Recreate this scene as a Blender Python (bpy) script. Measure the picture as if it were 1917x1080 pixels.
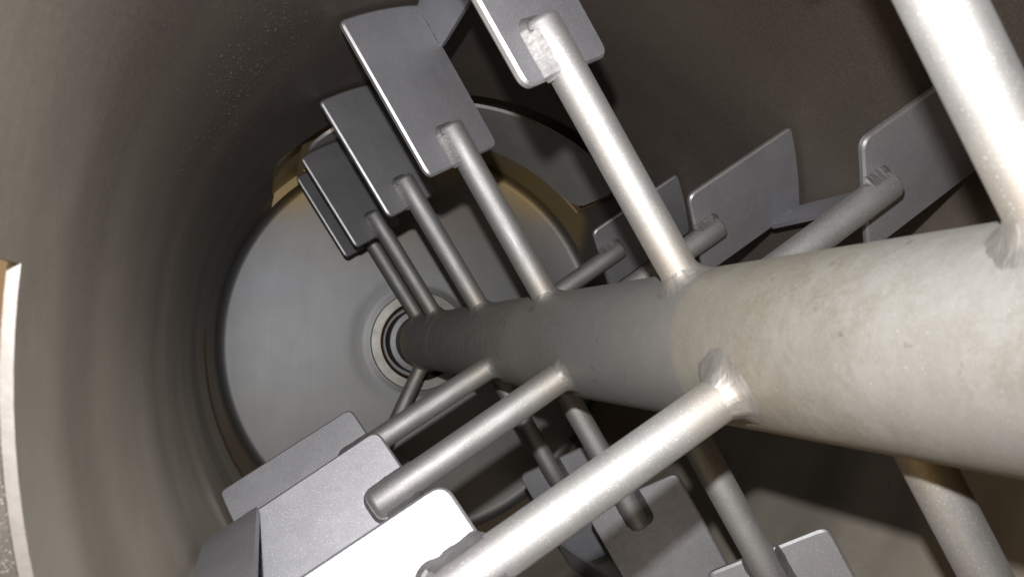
import bpy, bmesh, math, random
from mathutils import Vector, Matrix, noise
random.seed(7)
SC = bpy.context.scene
for o in list(bpy.data.objects):
    bpy.data.objects.remove(o)
S = 0.1            # one unit of the measurements below (the shaft's radius) in metres
RAD = math.radians
sin, cos, pi = math.sin, math.cos, math.pi

# ------------------------------------------------------------------ camera
cd = bpy.data.cameras.new('camera')
cam = bpy.data.objects.new('camera', cd)
SC.collection.objects.link(cam)
SC.camera = cam
CAM = Vector((-5.631, 0.0, 0.167))
xr = Vector((.95820, -.28561, -.01680)); yu = Vector((0, -.05872, .99827)); zb = Vector((-.28610, -.95655, -.05626))
cam.matrix_world = Matrix(((xr.x, yu.x, zb.x, CAM.x*S), (xr.y, yu.y, zb.y, CAM.y*S), (xr.z, yu.z, zb.z, CAM.z*S), (0, 0, 0, 1)))
cd.sensor_width = 36
cd.lens = 36*1546.2/1917
cd.clip_start = .01
cd.clip_end = 100
cd.dof.use_dof = True
cd.dof.focus_distance = 15*S
cd.dof.aperture_fstop = 8

# ------------------------------------------------------------------ world, flash, exposure
world = bpy.data.worlds.new('World')
SC.world = world
world.use_nodes = True
bg = world.node_tree.nodes['Background']
bg.inputs['Color'].default_value = (1.0, .70, .38, 1)
bg.inputs['Strength'].default_value = .04
FL = CAM + xr*-.35 + yu*1.35 + zb*.0
ld = bpy.data.lights.new('camera_flash', 'SPOT')
flash = bpy.data.objects.new('camera_flash', ld)
SC.collection.objects.link(flash)
flash.matrix_world = Matrix.LocRotScale(FL*S, (-zb+xr*.10-yu*.12).to_track_quat('-Z', 'Y'), None)
ld.spot_size = RAD(94)
ld.spot_blend = 1.0
ld.energy = 122
ld.color = (1.0, .98, .965)
ld.shadow_soft_size = .12*S
vs = SC.view_settings
vs.view_transform = 'Standard'
vs.look = 'None'
vs.exposure = 0
vs.gamma = 1
SC.cycles.max_bounces = 4
SC.cycles.diffuse_bounces = 1
SC.cycles.glossy_bounces = 1

# warm lamp of the workshop, outside the open hatch
wl = bpy.data.lights.new('workshop_lamp', 'AREA')
lamp = bpy.data.objects.new('workshop_lamp', wl)
SC.collection.objects.link(lamp)
lamp.location = (-16*S, -1*S, -9*S)
lamp.rotation_euler = (Vector((4, 8, -3))-Vector((-16, -1, -9))).to_track_quat('-Z', 'Y').to_euler()
wl.size = .5
wl.energy = 7
wl.color = (1.0, .66, .30)

wl2 = bpy.data.lights.new('wall_fill_light', 'AREA')  # added light, no lamp seen there; brightens the wall outside the hatch
lamp2 = bpy.data.objects.new('wall_fill_light', wl2)
SC.collection.objects.link(lamp2)
lamp2.location = (-17*S, 4*S, 6*S)
lamp2.rotation_euler = (Vector((-11, 20, 1))-Vector((-17, 4, 6))).to_track_quat('-Z', 'Y').to_euler()
wl2.size = .3
wl2.energy = 14
wl2.color = (1.0, .85, .65)

# ------------------------------------------------------------------ materials
class NT:
    def __init__(s, name):
        s.m = bpy.data.materials.new(name)
        s.m.use_nodes = True
        s.t = s.m.node_tree
        s.b = s.t.nodes['Principled BSDF']
        s.tc = s.t.nodes.new('ShaderNodeTexCoord')
    def n(s, typ, **kw):
        n = s.t.nodes.new(typ)
        for k, v in kw.items():
            if k in n.inputs: n.inputs[k].default_value = v
            else: setattr(n, k, v)
        return n
    def l(s, a, b): s.t.links.new(a, b)
    def noise(s, scale, detail=4, rough=.55, co=None, dist=0):
        n = s.n('ShaderNodeTexNoise', Scale=scale, Detail=detail, Roughness=rough, Distortion=dist)
        s.l(co if co is not None else s.tc.outputs['Object'], n.inputs['Vector'])
        return n.outputs['Fac']
    def mapping(s, scale):
        n = s.n('ShaderNodeMapping')
        n.inputs['Scale'].default_value = scale
        s.l(s.tc.outputs['Object'], n.inputs['Vector'])
        return n.outputs['Vector']
    def ramp(s, fac, stops, interp='LINEAR'):
        r = s.n('ShaderNodeValToRGB')
        r.color_ramp.interpolation = interp
        e = r.color_ramp.elements
        while len(e) < len(stops): e.new(.5)
        for i, (p, c) in enumerate(stops):
            e[i].position = p
            e[i].color = (c, c, c, 1) if not isinstance(c, tuple) else (*c, 1)
        s.l(fac, r.inputs['Fac'])
        return r.outputs['Color']
    def mix(s, fac, a, b, mode='MIX'):
        m = s.n('ShaderNodeMix', data_type='RGBA', blend_type=mode)
        for v, i in ((fac, 0), (a, 6), (b, 7)):
            if isinstance(v, (int, float)): m.inputs[i].default_value = v
            elif isinstance(v, tuple): m.inputs[i].default_value = (*v, 1)
            else: s.l(v, m.inputs[i])
        return m.outputs[2]
    def math(s, op, a, b=None, c=None):
        m = s.n('ShaderNodeMath', operation=op)
        for i, v in enumerate((a, b, c)):
            if v is None: continue
            if isinstance(v, (int, float)): m.inputs[i].default_value = v
            else: s.l(v, m.inputs[i])
        return m.outputs[0]
    def maprange(s, v, a, b, c=0., d=1., smooth=True):
        m = s.n('ShaderNodeMapRange', interpolation_type='SMOOTHSTEP' if smooth else 'LINEAR')
        s.l(v, m.inputs[0])
        for i, x in enumerate((a, b, c, d)): m.inputs[i+1].default_value = x
        return m.outputs[0]
    def bump(s, h, strength, dist, prev=None):
        b = s.n('ShaderNodeBump', Strength=strength, Distance=dist)
        s.l(h, b.inputs['Height'])
        if prev is not None: s.l(prev, b.inputs['Normal'])
        return b.outputs['Normal']
    def done(s, col, rough, metal, normal=None):
        for v, k in ((col, 'Base Color'), (rough, 'Roughness'), (metal, 'Metallic')):
            if isinstance(v, (int, float)): s.b.inputs[k].default_value = v
            elif isinstance(v, tuple): s.b.inputs[k].default_value = (*v, 1)
            else: s.l(v, s.b.inputs[k])
        if normal is not None: s.l(normal, s.b.inputs['Normal'])
        return s.m

def blasted(name, base, rough, metal, grain=.35, warm=.0):
    k = NT(name)
    big = k.noise(9, 5)
    mid = k.noise(60, 4)
    fine = k.noise(1150, 3, .6)
    spk = k.noise(900, 0)
    c = k.mix(k.ramp(big, [(.3, 0.), (.72, 1.)]), tuple(x*.86 for x in base), tuple(min(1, x*1.1) for x in base))
    c = k.mix(k.math('MULTIPLY', k.ramp(mid, [(.35, 0.), (.7, 1.)]), .22), c, tuple(x*.72 for x in base))
    c = k.mix(k.math('MULTIPLY', k.ramp(fine, [(.3, 0.), (.7, 1.)]), .28), c, tuple(min(1, x*1.35) for x in base))
    c = k.mix(k.ramp(spk, [(.735, 0.), (.76, .8)]), c, (.95, .95, .95))
    scr = k.noise(26, 2, .5, k.mapping((1, 9, 2.2)), 1.2)
    c = k.mix(k.ramp(scr, [(.645, 0.), (.655, .22), (.665, 0.)]), c, (.75, .75, .76))
    nrm = k.bump(fine, grain, .0004)
    nrm = k.bump(mid, .12, .002, nrm)
    r = k.math('ADD', k.math('MULTIPLY', mid, .14), rough-.07)
    return k.done(c, r, metal, nrm)

M = {}
M['paddle'] = blasted('blasted_steel_plate', (.41, .41, .44), .62, .8, .12)
M['flange'] = blasted('flange_steel', (.17, .16, .155), .7, .5)
k = NT('satin_steel_tube')
big = k.noise(14, 5, .6); st = k.noise(30, 4, .6, k.mapping((5, 5, .6))); mid = k.noise(70, 4); fine = k.noise(900, 3, .6); spk = k.noise(700, 0)
c = k.mix(k.ramp(big, [(.3, 0.), (.7, 1.)]), (.33, .328, .325), (.43, .428, .425))
c = k.mix(k.math('MULTIPLY', k.ramp(st, [(.4, 0.), (.7, 1.)]), .35), c, (.31, .303, .295))
c = k.mix(k.math('MULTIPLY', k.ramp(fine, [(.3, 0.), (.7, 1.)]), .25), c, (.6, .59, .58))
sep = k.n('ShaderNodeSeparateXYZ'); k.l(k.tc.outputs['Object'], sep.inputs[0])
rz = k.math('ADD', sep.outputs['Z'], k.math('MULTIPLY', k.math('SUBTRACT', big, .5), .06))
foot = k.maprange(rz, .21, .12)
c = k.mix(k.math('MULTIPLY', foot, .35), c, (.40, .34, .25))
head = k.maprange(rz, .37, .42)
c = k.mix(k.math('MULTIPLY', head, .45), c, (.36, .345, .36))
c = k.mix(k.ramp(spk, [(.74, 0.), (.765, .6)]), c, (.9, .9, .9))
nr = k.bump(fine, .3, .0004); nr = k.bump(mid, .15, .002, nr)
M['arm'] = k.done(c, k.math('ADD', k.math('MULTIPLY', st, .2), .54), .88, nr)
M['edge'] = blasted('plate_edge_highlight', (.48, .48, .49), .54, .9, .15)  # paler than the plate face, painting in the highlight along its edges
# weld beads: brighter, rippled
k = NT('weld_metal')
f = k.noise(55, 4); g = k.noise(260, 3)
wave = k.n('ShaderNodeTexWave', Scale=34.0, Distortion=9.0, Detail=3.0); wave.bands_direction = 'Z'
k.l(k.tc.outputs['Object'], wave.inputs['Vector']); wv = wave.outputs['Fac']
c = k.mix(k.ramp(f, [(.3, 0.), (.7, 1.)]), (.17, .168, .17), (.28, .275, .272))
M['weld'] = k.done(c, k.math('ADD', k.math('MULTIPLY', g, .2), .56), .85, k.bump(wv, .16, .002, k.bump(g, .3, .001)))

k = NT('ground_weld_collar')
f = k.noise(30, 4, .6); g = k.noise(90, 4, .6, k.mapping((1, 5, 1)))
c = k.mix(k.ramp(f, [(.35, 0.), (.65, 1.)]), (.31, .30, .28), (.40, .385, .36))
c = k.mix(k.math('MULTIPLY', k.ramp(g, [(.45, 0.), (.65, 1.)]), .5), c, (.50, .49, .46))
M['collar'] = k.done(c, k.math('ADD', k.math('MULTIPLY', g, .25), .42), .8, k.bump(g, .3, .001))

# shaft: zones along its length, mottled stains, grinding scratches
k = NT('shaft_steel')
sep = k.n('ShaderNodeSeparateXYZ'); k.l(k.tc.outputs['Object'], sep.inputs[0])
wob = k.noise(5, 4)
y = k.math('ADD', sep.outputs['Y'], k.math('MULTIPLY', k.math('SUBTRACT', wob, .5), .05))
zone = k.maprange(y, .885, .90)                    # 0 near the camera, 1 beyond the boundary
blot = k.noise(15, 6, .7); blot2 = k.noise(44, 6, .7); fine = k.noise(520, 2)
scr = k.noise(60, 3, .6, k.mapping((4, 40, 4)))
near = k.mix(k.ramp(blot, [(.42, 0.), (.58, 1.)]), (.200, .187, .155), (.295, .290, .277))
near = k.mix(k.math('MULTIPLY', k.ramp(blot2, [(.46, 0.), (.58, 1.)]), .55), near, (.172, .160, .135))
blot3 = k.noise(130, 4, .65)
near = k.mix(k.math('MULTIPLY', k.ramp(blot3, [(.44, 0.), (.60, 1.)]), .35), near, (.33, .325, .31))
patch = k.noise(8, 3, .6)
near = k.mix(k.math('MULTIPLY', k.ramp(patch, [(.52, 0.), (.58, 1.)]), .4), near, (.225, .222, .215))
yel = k.math('MULTIPLY', k.maprange(y, .42, .78), .5)
near = k.mix(yel, near, k.mix(blot, (.26, .232, .175), (.30, .273, .215)))
far = k.mix(k.ramp(blot, [(.3, 0.), (.7, 1.)]), (.245, .243, .242), (.315, .31, .30))
far = k.mix(k.math('MULTIPLY', k.maprange(y, 1.1, 1.5), .6), far, (.335, .31, .275))
far = k.mix(k.math('MULTIPLY', k.ramp(blot2, [(.48, 0.), (.62, 1.)]), .55), far, (.20, .186, .165))
far = k.mix(k.maprange(y, 1.75, .95), far, k.mix(blot, (.205, .201, .194), (.245, .239, .229)))
c = k.mix(zone, near, far)
for pos, w, col, amt in ((2.46, .03, (.48, .40, .28), .7), (2.92, .05, (.40, .30, .17), .6), (1.56, .12, (.44, .41, .36), .35), (.47, .2, (.33, .325, .31), .5)):
    band = k.math('SUBTRACT', 1., k.math('MINIMUM', k.math('MULTIPLY', k.math('ABSOLUTE', k.math('SUBTRACT', y, pos)), 1/w), 1.))
    c = k.mix(k.math('MULTIPLY', band, amt), c, col)
c = k.mix(k.math('MULTIPLY', k.ramp(fine, [(.35, 0.), (.7, 1.)]), .12), c, (.5, .49, .46))
spk = k.noise(420, 0)
c = k.mix(k.ramp(spk, [(.79, 0.), (.81, .28)]), c, (.7, .69, .66))
drk = k.noise(38, 2)
c = k.mix(k.ramp(drk, [(.71, 0.), (.75, .6)]), c, (.13, .12, .105))
nr = k.bump(fine, .16, .0005); nr = k.bump(blot2, .05, .002, nr); nr = k.bump(scr, .08, .001, nr)
M['shaft'] = k.done(c, k.math('ADD', k.math('MULTIPLY', blot2, .2), .58), .6, nr)

# drum shell: brown oxidised steel with circumferential streaks
k = NT('drum_steel')
sep = k.n('ShaderNodeSeparateXYZ'); k.l(k.tc.outputs['Object'], sep.inputs[0])
wob = k.noise(1.6, 4)
co = k.n('ShaderNodeCombineXYZ')
k.l(k.math('ADD', k.math('MULTIPLY', sep.outputs['Y'], 4.6), k.math('MULTIPLY', wob, .25)), co.inputs[0])
k.l(k.math('MULTIPLY', sep.outputs['X'], .5), co.inputs[1]); k.l(k.math('MULTIPLY', sep.outputs['Z'], .5), co.inputs[2])
streak = k.noise(1.2, 1.2, .4, co.outputs[0])
blot = k.noise(3.2, 6, .6); fine = k.noise(240, 3, .6); pit = k.noise(48, 5, .7)
c = k.mix(k.ramp(streak, [(.32, 0.), (.66, 1.)]), (.40, .36, .295), (.60, .548, .455))
c = k.mix(k.math('MULTIPLY', k.ramp(blot, [(.4, 0.), (.7, 1.)]), .45), c, (.24, .21, .18))
rust_shade = k.maprange(sep.outputs['Z'], -.32, .36)  # brown oxide tint; its upward darkening also paints shade into the drum's top
c = k.mix(k.math('MULTIPLY', rust_shade, .8), c, (.078, .054, .048))
c = k.mix(k.math('MULTIPLY', k.ramp(fine, [(.4, 0.), (.75, 1.)]), .25), c, (.40, .37, .33))
tint = k.math('MULTIPLY', k.maprange(sep.outputs['Y'], 2.45, 2.62), k.maprange(sep.outputs['Z'], -.12, -.35))
c = k.mix(k.math('MULTIPLY', tint, .7), c, (.36, .24, .12))
ang = k.math('ARCTAN2', sep.outputs['X'], sep.outputs['Z'])
gz = k.math('MULTIPLY', k.maprange(sep.outputs['Y'], 2.80, 2.88), k.math('MULTIPLY', k.maprange(ang, -.95, -.8), k.maprange(k.math('SUBTRACT', ang, k.math('MULTIPLY', sep.outputs['Y'], .7)), -1.03, -1.12)))
c = k.mix(k.math('MULTIPLY', gz, .9), c, k.mix(k.ramp(blot, [(.38, 0.), (.62, 1.)]), (.52, .37, .14), (.48, .41, .31)))
spk = k.noise(95, 1)
c = k.mix(k.ramp(spk, [(.80, 0.), (.82, .85)]), c, (.06, .05, .045))
spk2 = k.noise(140, 1)
c = k.mix(k.ramp(spk2, [(.80, 0.), (.82, .7)]), c, (.62, .58, .5))
nr = k.bump(fine, .15, .001); nr = k.bump(pit, .07, .004, nr); nr = k.bump(k.noise(16, 4, .6), .04, .006, nr)
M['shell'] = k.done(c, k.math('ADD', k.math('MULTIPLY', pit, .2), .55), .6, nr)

# end wall: cleaner grey-blue steel
k = NT('end_wall_steel')
blot = k.noise(3.5, 6, .6); fine = k.noise(300, 3); sm = k.noise(14, 5, .65)
c = k.mix(k.ramp(blot, [(.3, 0.), (.7, 1.)]), (.255, .258, .262), (.278, .284, .292))
c = k.mix(k.math('MULTIPLY', k.ramp(sm, [(.5, 0.), (.75, 1.)]), .18), c, (.25, .235, .22))
c = k.mix(k.math('MULTIPLY', fine, .12), c, (.5, .5, .5))
sep = k.n('ShaderNodeSeparateXYZ'); k.l(k.tc.outputs['Object'], sep.inputs[0])
brush = k.noise(7, 5, .65, k.mapping((6, 1, .7)))
c = k.mix(k.math('MULTIPLY', k.ramp(brush, [(.38, 0.), (.66, 1.)]), .30), c, (.335, .335, .332))
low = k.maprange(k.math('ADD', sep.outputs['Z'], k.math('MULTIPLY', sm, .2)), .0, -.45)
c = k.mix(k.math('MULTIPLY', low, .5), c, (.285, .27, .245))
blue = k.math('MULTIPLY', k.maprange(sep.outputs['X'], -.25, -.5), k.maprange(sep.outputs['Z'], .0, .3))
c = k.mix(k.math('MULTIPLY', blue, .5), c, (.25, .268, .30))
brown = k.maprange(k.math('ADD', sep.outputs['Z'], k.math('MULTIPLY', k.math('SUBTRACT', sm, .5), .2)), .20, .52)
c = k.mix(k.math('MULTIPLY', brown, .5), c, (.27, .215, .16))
rad = k.math('SQRT', k.math('ADD', k.math('MULTIPLY', sep.outputs['X'], sep.outputs['X']), k.math('MULTIPLY', sep.outputs['Z'], sep.outputs['Z'])))
gold = k.maprange(k.math('ADD', rad, k.math('MULTIPLY', k.math('SUBTRACT', blot, .5), .16)), .60, .70)
gold = k.math('MULTIPLY', k.math('MULTIPLY', gold, k.maprange(sep.outputs['Z'], .42, .56)), .8)
c = k.mix(k.math('MULTIPLY', gold, .85), c, (.40, .28, .10))
spk = k.noise(60, 1)
c = k.mix(k.ramp(spk, [(.815, 0.), (.83, .8)]), c, (.1, .08, .07))
M['end'] = k.done(c, k.math('ADD', k.math('MULTIPLY', sm, .05), .52), .9, k.bump(fine, .25, .0008, k.bump(sm, .02, .004)))

# gold-coloured steel of the outlet recess
k = NT('gold_steel')
blot = k.noise(6, 5, .6); fine = k.noise(300, 3)
c = k.mix(k.ramp(blot, [(.35, 0.), (.65, 1.)]), (.68, .50, .18), (.76, .60, .34))
M['gold'] = k.done(c, .5, .45, k.bump(fine, .2, .0008))
k = NT('tinted_weld_seam')
M['seam'] = k.done((.34, .235, .13), .5, .85, k.bump(k.noise(60, 4), .4, .004))
M['door'] = blasted('outlet_door_steel', (.50, .485, .47), .6, .3)
k = NT('hatch_cut_edge')
f = k.noise(90, 4)
M['rim'] = k.done(k.mix(f, (.32, .31, .30), (.44, .42, .41)), .7, .6, k.bump(f, .4, .002))
k = NT('dark_seal_steel')
f = k.noise(120, 3)
M['seal'] = k.done(k.mix(f, (.16, .16, .17), (.25, .25, .26)), .5, .85)
k = NT('ring_steel')
f = k.noise(25, 5, .7)
M['ring'] = k.done(k.mix(k.ramp(f, [(.35, 0.), (.65, 1.)]), (.27, .26, .24), (.37, .36, .335)), .42, .92)
k = NT('brass_seal')
M['brass'] = k.done((.62, .40, .12), .3, 1.)
k = NT('crumb_residue')
f = k.noise(200, 2)
M['crumb'] = k.done(k.mix(k.ramp(f, [(.35, 0.), (.7, 1.)]), (.06, .045, .036), (.115, .085, .065)), .8, .0)
k = NT('painted_wall')
f = k.noise(4, 5)
M['wall'] = k.done(k.mix(f, (.62, .46, .33), (.72, .56, .42)), .8, 0.)
k = NT('concrete')
f = k.noise(6, 6)
M['floor'] = k.done(k.mix(f, (.28, .25, .22), (.38, .34, .30)), .8, 0.)

# ------------------------------------------------------------------ helpers
def link(name, verts, faces, mat, parent=None, smooth=True, loc=(0, 0, 0), roty=0.):
    me = bpy.data.meshes.new(name)
    me.from_pydata([tuple(c*S for c in v) for v in verts], [], faces)
    me.materials.append(mat)
    bm = bmesh.new(); bm.from_mesh(me)
    bmesh.ops.recalc_face_normals(bm, faces=bm.faces)
    if smooth:
        for fc in bm.faces: fc.smooth = True
        for e in bm.edges:
            if len(e.link_faces) == 2 and e.calc_face_angle(0) > RAD(40): e.smooth = False
    bm.to_mesh(me); bm.free()
    o = bpy.data.objects.new(name, me)
    SC.collection.objects.link(o)
    o.location = [c*S for c in loc]
    o.rotation_euler = (0, roty, 0)
    if parent is not None: o.parent = parent
    return o

def grid_faces(rows, cols, closed, off=0):
    fs = []
    for i in range(rows-1):
        for j in range(cols if closed else cols-1):
            a = off+i*cols+j; b = off+i*cols+(j+1) % cols
            fs.append((a, b, b+cols, a+cols))
    return fs

def lathe(profile, n=128):
    """profile of (radius, y); revolved about the Y axis"""
    vs_, fs = [], []
    for r, y in profile:
        for j in range(n):
            t = 2*pi*j/n
            vs_.append((r*sin(t), y, r*cos(t)))
    return vs_, grid_faces(len(profile), n, True)

def thing(name, label, cat):
    o = bpy.data.objects.new(name, None)
    SC.collection.objects.link(o)
    o['label'] = label
    o['category'] = cat
    return o

R = 7.3
TE = 31.2
# ------------------------------------------------------------------ drum
drum = thing('mixing_drum', 'large brown steel mixing drum seen from inside, with round grey end wall and outlet', 'mixer drum')

def cyl(r, t, ang): return (r*sin(ang), t, r*cos(ang))

def shell_patch(r0, r1, a_list, t_list, skip):
    """curved sheet between radii r0 (inside) and r1 (outside); cells for which skip() holds are left open"""
    na, nt = len(a_list), len(t_list)
    closed = abs((a_list[-1]-a_list[0])-2*pi) < 1e-6
    m = na-1 if closed else na
    cells = []
    for i in range(nt-1):
        for j in range(na-1):
            am = (a_list[j]+a_list[j+1])/2; tm = (t_list[i]+t_list[i+1])/2
            if not skip(am, tm): cells.append((i, j))
    idx = {}; vs_ = []
    def v(i, j, lay):
        key = (i, j % m if closed else j, lay)
        if key not in idx:
            idx[key] = len(vs_)
            vs_.append(cyl(r0 if lay == 0 else r1, t_list[i], a_list[key[1]]))
        return idx[key]
    fs = []; cnt = {}
    for i, j in cells:
        q = [(i, j), (i, j+1), (i+1, j+1), (i+1, j)]
        fs.append(tuple(v(a, b, 0) for a, b in q))
        fs.append(tuple(v(a, b, 1) for a, b in reversed(q)))
        for e in range(4):
            p0, p1 = q[e], q[(e+1) % 4]
            p0 = (p0[0], p0[1] % m if closed else p0[1]); p1 = (p1[0], p1[1] % m if closed else p1[1])
            kk = tuple(sorted((p0, p1)))
            cnt.setdefault(kk, []).append((p0, p1))
    rim = []
    for kk, lst in cnt.items():
        if len(lst) == 1:
            p0, p1 = lst[0]
            rim.append((v(*p0, 0), v(*p1, 0), v(*p1, 1), v(*p0, 1)))
    return vs_, fs+rim, len(rim)

OA0, OA1, OT0, OT1 = RAD(-48), RAD(50), 23.5, 28.9       # outlet opening
HA0, HA1, HT = RAD(-160), RAD(-84.3), 6.48    # hatch opening
def frange(a, b, n): return [a+(b-a)*i/n for i in range(n+1)]
al = sorted(set([round(x, 6) for x in frange(-pi, pi, 180)]+[OA0, OA1, HA0, HA1, RAD(-36.5)]))
al[0] = -pi; al[-1] = pi
tl = sorted(set(frange(-2.5, TE, 84)+[OT0, OT1, HT]))
v_, f_, nr_ = shell_patch(R, R+.085, al, tl, lambda a, t: (OA0 < a < OA1 and OT0 < t < OT1) or (OA0 < a < RAD(-36.5) and t > OT0) or (HA0 < a < HA1 and t < HT))
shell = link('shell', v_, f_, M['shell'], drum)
shell.data.materials.append(M['rim'])
# bright bare metal on the cut edge of the hatch
for p in shell.data.polygons:
    c = p.center/S
    rr = math.hypot(c.x, c.z); an = math.atan2(c.x, c.z)
    if rr > R+.02 and rr < R+.07 and c.y < HT+.1 and HA0-.05 < an < HA1+.02: p.material_index = 1
# round the two near corners of the outlet opening
for ca, sg in ((OA0, 1), (OA1, -1)):
    rr = .75
    pts = [(ca, OT0)]
    for q in range(9):
        th = pi/2*q/8
        pts.append((ca+sg*(rr-rr*sin(th))/R, OT0+rr-rr*cos(th)))
    vs_ = [cyl(R, t, a) for a, t in pts]+[cyl(R+.12, t, a) for a, t in pts]
    n = len(pts)
    fs = [tuple(range(n)), tuple(range(2*n-1, n-1, -1))]+[(i, (i+1) % n, n+(i+1) % n, n+i) for i in range(n)]
    link('corner_fillet', vs_, fs, M['shell'], drum)
# girth weld seam inside the shell
v_, f_ = [], []
na = 160
for i in range(na+1):
    a = RAD(-86)-RAD(80)*i/na
    for rr, dt in ((R+.01, -.3), (R-.05, -.14), (R-.06, .05), (R+.01, .3)):
        v_.append(cyl(rr, 25.3+dt+.02*noise.noise(Vector((a*9, dt, 3))), a))
f_ = grid_faces(na+1, 4, False)
link('girth_weld', v_, f_, M['seam'], drum)

# end wall with rolled corner and bearing bore
prof = [(1.5, TE+.7), (1.5, TE+.02), (1.55, TE-.0), (1.9, TE+.0), (2.02, TE+.04), (2.2, TE+.05), (2.5, TE+.01), (2.8, TE), (5.6, TE)]
for q in range(1, 9):
    th = pi/2*q/8
    prof.append((R-.40+.40*sin(th), TE-.40+.40*cos(th)))
v_, f_ = lathe(prof, 160)
ew = link('end_wall', v_, f_, M['end'], drum)
# bearing ring lying on it
v_, f_ = lathe([(1.48, TE+.3), (1.48, TE-.10), (1.51, TE-.13), (1.84, TE-.13), (1.87, TE-.10), (1.87, TE+.12)], 96)
link('bearing_ring', v_, f_, M['ring'], drum)
v_, f_ = lathe([(1.475, TE+.05), (1.43, TE+.02), (1.38, TE+.05), (1.37, TE+.2)], 96)
link('brass_ring', v_, f_, M['brass'], drum)
v_, f_ = lathe([(1.9, TE+.7), (1.0, TE+.7)], 64)
link('seal_housing', v_, f_, M['seal'], drum)

# outlet recess: liner, cheeks, dark back
def sheet(name, r0, r1, a0, a1, t0, t1, mat, na=24, nt=6, rnd=0):
    if rnd == 0:
        v_, f_, _ = shell_patch(r0, r1, frange(a0, a1, na), frange(t0, t1, nt), lambda a, t: False)
        return link(name, v_, f_, mat, drum)
    # rounded outline, meshed as bands across the angle
    rows = []
    for j in range(na+1):
        a = a0+(a1-a0)*j/na
        d = min(a-a0, a1-a)*R
        cut = 0 if d >= rnd else rnd-math.sqrt(max(0, rnd*rnd-(rnd-d)**2))
        rows.append((a, t0+cut, t1-cut))
    v_ = []
    for a, x0, x1 in rows:
        for i in range(nt+1): v_.append(cyl(r0, x0+(x1-x0)*i/nt, a))
    for a, x0, x1 in rows:
        for i in range(nt+1): v_.append(cyl(r1, x0+(x1-x0)*i/nt, a))
    c = nt+1; n = (na+1)*c
    f_ = grid_faces(na+1, c, False)+[tuple(reversed(q)) for q in grid_faces(na+1, c, False, n)]
    for j in range(na):
        for i in (0, nt):
            p = j*c+i; f_.append((p, p+c, p+c+n, p+n))
    for j in (0, na):
        for i in range(nt):
            p = j*c+i; f_.append((p, p+1, p+1+n, p+n))
    return link(name, v_, f_, mat, drum)
sheet('outlet_liner', R+.34, R+.42, OA0-.02, RAD(-36.5), OT0-.3, TE+.3, M['gold'], 8, 10)
v_ = []
for i in range(9):
    a = OA0-.01+(RAD(-36.4)-OA0+.01)*i/8
    for rr in (R-.01, R+.5): v_.append(cyl(rr, TE-.02, a))
link('outlet_end_strip', v_, grid_faces(9, 2, False), M['end'], drum)
sheet('outlet_back', R+1.2, R+1.3, OA0, OA1+.03, OT0-1.0, TE, M['seal'], 30, 4)
for a in (OA0-.012, OA1+.004):
    v_, f_, _ = shell_patch(R+.125, R+1.2, [a, a+.008], frange(OT0-.2, OT1+.2, 4), lambda x, t: False)
    link('outlet_cheek', v_, f_, M['gold'], drum)
# closed outlet door, sitting just outside the drum's circle
sheet('outlet_door', R-.03, R+.07, RAD(-36.5), RAD(48.6), 24.5, 28.82, M['door'], 96, 8, 1.0)

# hatch frame flange outside the cut edge
v_, f_ = [], []
n = 40
for i in range(n+1):
    a = RAD(-92.5)-RAD(66)*i/n
    for r, t in ((R+.09, 6.85), (R+.09, 6.56), (R+.11, 6.53), (R+1.6, 6.53), (R+1.6, 6.85)): v_.append(cyl(r, t, a))
f_ = grid_faces(n+1, 5, False)
link('hatch_flange', v_, f_, M['flange'], drum)

# crumbs of dried product stuck to the shell
v_, f_ = [], []
for i in range(2800):
    a = RAD(random.gauss(-52, 6.0)); t = random.gauss(13.4, 1.9)
    if noise.noise(Vector((a*7, t*.8, 0))) < -.12+random.uniform(-.2, .2): continue
    sz = random.choice((.007, .009, .011, .014, .018, .024))*random.uniform(.7, 1.2)
    c = Vector(cyl(R-.005, t, a)); nrm = Vector((-sin(a), 0, -cos(a))); ta = Vector((cos(a), 0, -sin(a))); tb = Vector((0, 1, 0))
    b0 = len(v_); k_ = 5; ph = random.random()*6
    for q in range(k_):
        th = ph+2*pi*q/k_; rr = sz*random.uniform(.6, 1.4)
        v_.append(tuple(c+ta*rr*cos(th)+tb*rr*sin(th)*1.3))
    v_.append(tuple(c+nrm*sz*random.uniform(.35, .8)))
    for q in range(k_): f_.append((b0+q, b0+(q+1) % k_, b0+k_))
cr = link('residue_crumbs', v_, f_, M['crumb'], drum, smooth=False)
cr['kind'] = 'stuff'

# ------------------------------------------------------------------ rotor
rotor = thing('mixer_rotor', 'thick steel rotor shaft carrying welded tube arms with flat blasted grey paddles', 'rotor')
prof = [(1.0, -5.0)]
y = -5.0
while y < 28.9:
    y += .25; prof.append((1.0, y))
prof += [(1.0, 29.3), (1.03, 29.35), (1.04, 29.5), (1.0, 29.6), (1.0, TE+.6)]
v_, f_ = lathe(prof, 96)
link('shaft', v_, f_, M['shaft'], rotor)
v_, f_ = lathe([(1.0, 30.7), (1.19, 30.72), (1.23, 30.78), (1.23, TE+.6)], 96)
link('shaft_sleeve', v_, f_, M['seal'], rotor)

TH = RAD(32)
CT, ST = cos(TH), sin(TH)
RA = .25
PF = .12          # distance from the arm's axis to the paddle's front face

def plate_pt(u, v, d):
    """u along the arm, v across the paddle, d away from the arm axis"""
    return (v*CT-d*ST, v*ST+d*CT, u)

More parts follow.
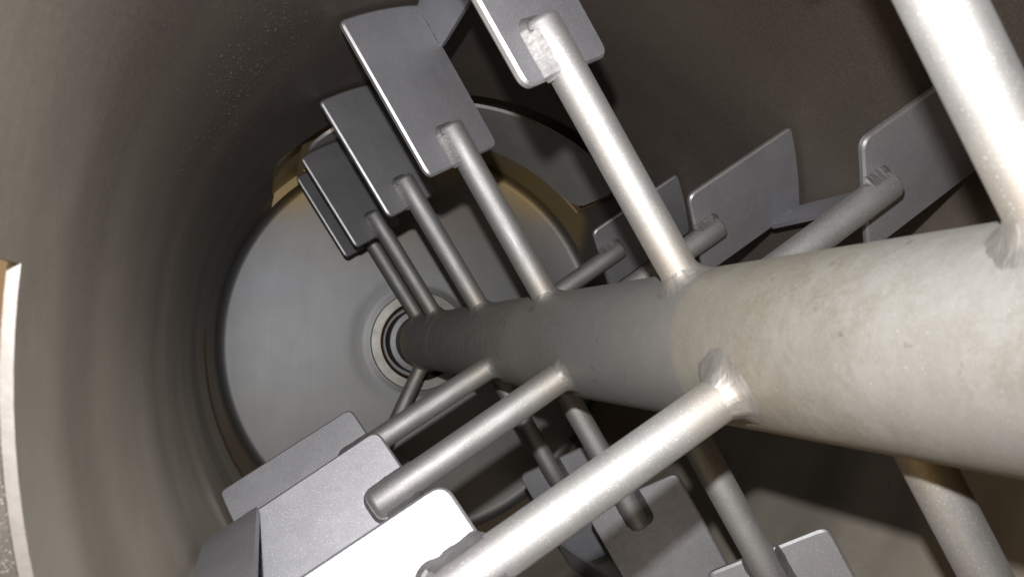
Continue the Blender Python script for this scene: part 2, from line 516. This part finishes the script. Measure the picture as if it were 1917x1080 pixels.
def rounded(poly, radii, seg=6):
    out = []
    n = len(poly)
    for i in range(n):
        p = Vector(poly[i]); a = Vector(poly[i-1]); b = Vector(poly[(i+1) % n]); r = radii[i]
        if r <= 0: out.append(tuple(p)); continue
        da = (a-p).normalized(); db = (b-p).normalized()
        ang = da.angle(db); d = min(r/math.tan(ang/2), .48*(a-p).length, .48*(b-p).length)
        p0 = p+da*d; p1 = p+db*d
        for q in range(seg+1):
            t = q/seg
            out.append(tuple(p0*(1-t)**2+p*2*t*(1-t)+p1*t*t))
    return out

def paddle_mesh(v0, v1, u0=4.0, uo=7.2, th=.13, bev=.035):
    top = []
    k = 9
    for i in range(k):
        v = v1+(v0-v1)*i/(k-1)
        vv = v*CT
        top.append((math.sqrt(uo*uo-vv*vv), v))
    poly = [(u0, v0), (u0, v1)]+top
    radii = [.2, .2]+[.3 if i in (0, k-1) else 0 for i in range(k)]
    o = rounded(poly, radii)
    n = len(o)
    # inward offsets for the rolled edge
    def inset(d):
        r = []
        for i in range(n):
            p = Vector(o[i]); a = (Vector(o[i])-Vector(o[i-1])); b = (Vector(o[(i+1) % n])-p)
            t = (a.normalized() if a.length > 1e-9 else b.normalized())+(b.normalized() if b.length > 1e-9 else a.normalized())
            t.normalize(); nn = Vector((-t.y, t.x))
            r.append(p+nn*d)
        return r
    area = sum(o[i][0]*o[(i+1) % n][1]-o[(i+1) % n][0]*o[i][1] for i in range(n))
    s = 1 if area > 0 else -1
    rings = [(bev, 0), (0, bev), (0, th-bev), (bev, th)]
    vs_ = []
    for ins, d in rings:
        for p in inset(s*ins): vs_.append(plate_pt(p[0], p[1], PF+d))
    fs = grid_faces(len(rings), n, True)
    m = len(rings)
    fs += [tuple(range(n)), tuple(range((m-1)*n, m*n))]
    return vs_, fs

def tube_mesh(u1, seed):
    prof = [(RA, .6), (RA, 1.5), (RA, 3.0), (RA, 4.0), (RA, u1-.07), (RA-.015, u1-.035), (RA-.05, u1), (.12, u1+.012), (.0001, u1+.014)]
    vs_, n = [], 40
    for r, u in prof:
        for j in range(n):
            t = 2*pi*j/n
            vs_.append((r*cos(t), r*sin(t), u))
    return vs_, grid_faces(len(prof), n, True)

def base_weld(seed, size=1.0):
    n = 64; vs_ = []
    prof = [(0.185, -.008), (0.17, .003), (0.15, .007), (.135, .012), (.085, .03), (.05, .06), (.022, .10), (.004, .14), (-.012, .165)]
    for k_, (dr, dz) in enumerate(prof):
        for j in range(n):
            t = 2*pi*j/n
            w = .9+.28*noise.noise(Vector((1.6*cos(t), 1.6*sin(t), seed)))+.035*sin(26*t+seed+k_*.5)+.08*noise.noise(Vector((5*cos(t), 5*sin(t), seed+k_*.3)))
            r = RA+dr*w*size if dr > 0 else RA+dr
            if k_ < 2: w = .5
            x, y_ = r*cos(t), r*sin(t)
            vs_.append((x, y_, math.sqrt(max(0, 1-x*x))+dz*w*size))
    return vs_, grid_faces(len(prof), n, True)

def tip_weld(u0, u1, seed, size=1.0):
    """fillet running up one side of the tube, round its end and down the other side"""
    path = []                       # (v, u, outward v, outward u)
    m = 44; cr = .13
    for i in range(m+1):
        path.append((RA, u0-.04+(u1-cr-u0+.04)*i/m, 1, 0))
    for i in range(1, 8):
        a = pi/2*i/8; path.append((RA-cr+cr*cos(a), u1-cr+cr*sin(a), cos(a), sin(a)))
    for i in range(7):
        path.append(((RA-cr)*(1-2*i/6), u1, 0, 1))
    for i in range(1, 8):
        a = pi/2*i/8; path.append((-RA+cr-cr*sin(a), u1-cr+cr*cos(a), -sin(a), cos(a)))
    for i in range(m+1):
        path.append((-RA, u1-cr-(u1-cr-u0+.04)*i/m, -1, 0))
    vs_ = []; L = len(path)
    for i, (v, u, ov, ou) in enumerate(path):
        w = size*(1+.16*noise.noise(Vector((i*.10, seed, 0)))+.05*noise.noise(Vector((i*.31, seed, 5))))
        e = min(1, .45+i/9, .45+(L-1-i)/9)
        for out, d in ((-.055, -.165), (-.022, -.11), (.006, -.06), (.03, -.015), (.055, .025), (.082, .06), (.11, .09), (.135, PF+.02)):
            out = out*w*e if out > 0 else out
            dd = d if ou == 0 else d*(.25 if d < 0 else 1)+ (.03 if d < 0 else 0)
            vs_.append(plate_pt(u+ou*out, v+ov*out, PF+.02-(PF+.02-dd)*(.75+.25*w*e)))
    return vs_, grid_faces(L, 8, False)

def bridge_mesh(v, length, u0=6.2, u1=7.12, th=.10):
    """scraper blade: radial-axial strip from this paddle's edge towards the next one (-Y)"""
    x0, y0, _ = plate_pt(0, v, PF+.02)
    o = rounded([(0, u0), (0, u1), (-length, u1), (-length, u0)], [.02, .1, .02, .02], 4)
    n = len(o); vs_ = []
    for dx in (-th/2, th/2):
        for yy, u in o: vs_.append((x0+dx-.01, y0+yy, u))
    fs = [tuple(range(n)), tuple(range(2*n-1, n-1, -1))]+[(i, (i+1) % n, n+(i+1) % n, n+i) for i in range(n)]
    return vs_, fs

def bead(p0, p1, r, seed, n=40):
    p0, p1 = Vector(p0), Vector(p1)
    d = (p1-p0).normalized(); a = d.orthogonal().normalized(); b = d.cross(a)
    vs_ = []
    for i in range(n+1):
        t = i/n; c = p0+(p1-p0)*t
        rr = r*(1+.22*sin(i*1.7)+.3*noise.noise(Vector((i*.3, seed, 2))))*min(1, .35+4*t, .35+4*(1-t))
        for j in range(8): 
            q = 2*pi*j/8
            vs_.append(tuple(c+a*rr*cos(q)+b*rr*sin(q)))
    return vs_, grid_faces(n+1, 8, True)

# angle about the shaft (from straight up, clockwise from the camera), station, paddle width range
A0, B0, C0, D0 = -29.9, -119.9, 60.1, 150.1
ARMS = [
    (A0, 4.32, -1.0, 1.1, None, 1.15), (A0-.5, 9.5, -.66, 1.46, None, 1.1), (A0, 14.9, -.93, 1.27, 5.4, 1), (A0-1, 19.9, -.83, 1.05, None, 1),
    (A0-1.5, 25.6, -1.06, 1.05, None, 1), (A0-1.5, 28.6, -1.10, 1.0, None, .9),
    (B0, 7.9, -1.15, .99, None, 1.45), (B0-1.5, 13.1, -1.0, 1.11, 5.2, 1), (B0-1, 17.7, -1.0, 1.05, None, 1),
    (C0-2.5, 10.7, -.92, 1.28, None, 1, 4.6, 4.14), (C0-2.3, 15.95, -1.0, 1.2, 5.2, 1, 4.64, 4.08), (C0-3, 21.2, -.85, 1.2, None, 1, 4.68, 4.04),
    (D0, 6.79, -1.05, 1.1, None, 1), (D0, 11.8, -1.07, 1.08, None, 1), (D0, 17.0, -1.16, 1.13, None, 1), (D0, 22.2, -1.05, 1.09, 5.0, 1),
    (A0+236, 28.6, -1.0, 1.0, None, .8), (A0+120, 28.6, -1.0, 1.0, None, .8),
]
for i, (ang, t, v0, v1, br, wz, *ex) in enumerate(ARMS):
    tip, u0 = ex if ex else (4.72, 4.0)
    v_, f_ = tube_mesh(tip, i)
    arm = link('arm', v_, f_, M['arm'], rotor, loc=(0, t, 0), roty=RAD(ang))
    link('weld_collar', *base_weld(i*3.7, wz), M['collar'], arm)
    v0 -= .09
    if not -122 < ang < -118: v1 -= .09
    pv, pf = paddle_mesh(v0, v1, u0)
    pd = link('paddle', pv, pf, M['paddle'], arm)
    pd.data.materials.append(M['edge'])
    for p in pd.data.polygons:
        if len(p.vertices) == 4: p.material_index = 1
    link('weld_bead', *tip_weld(u0, tip, i*1.3, wz*.72), M['weld'], arm)
    if br:
        link('scraper_blade', *bridge_mesh(v1, br), M['paddle'], arm)
        x0, y0, _ = plate_pt(0, v1-.05, PF-.01)
        link('blade_weld', *bead((x0, y0, 6.2), (x0, y0, 7.0), .06, i), M['weld'], arm)

# ------------------------------------------------------------------ outside the hatch
v_ = [(-60, 20, -14), (-7.8, 20, -14), (-7.8, 20, 40), (-60, 20, 40)]
w_ = link('workshop_wall', v_, [(0, 1, 2, 3)], M['wall'], smooth=False); w_['kind'] = 'structure'
v_ = [(-60, -40, -14), (60, -40, -14), (60, 90, -14), (-60, 90, -14)]
w_ = link('floor', v_, [(0, 1, 2, 3)], M['floor'], smooth=False); w_['kind'] = 'structure'
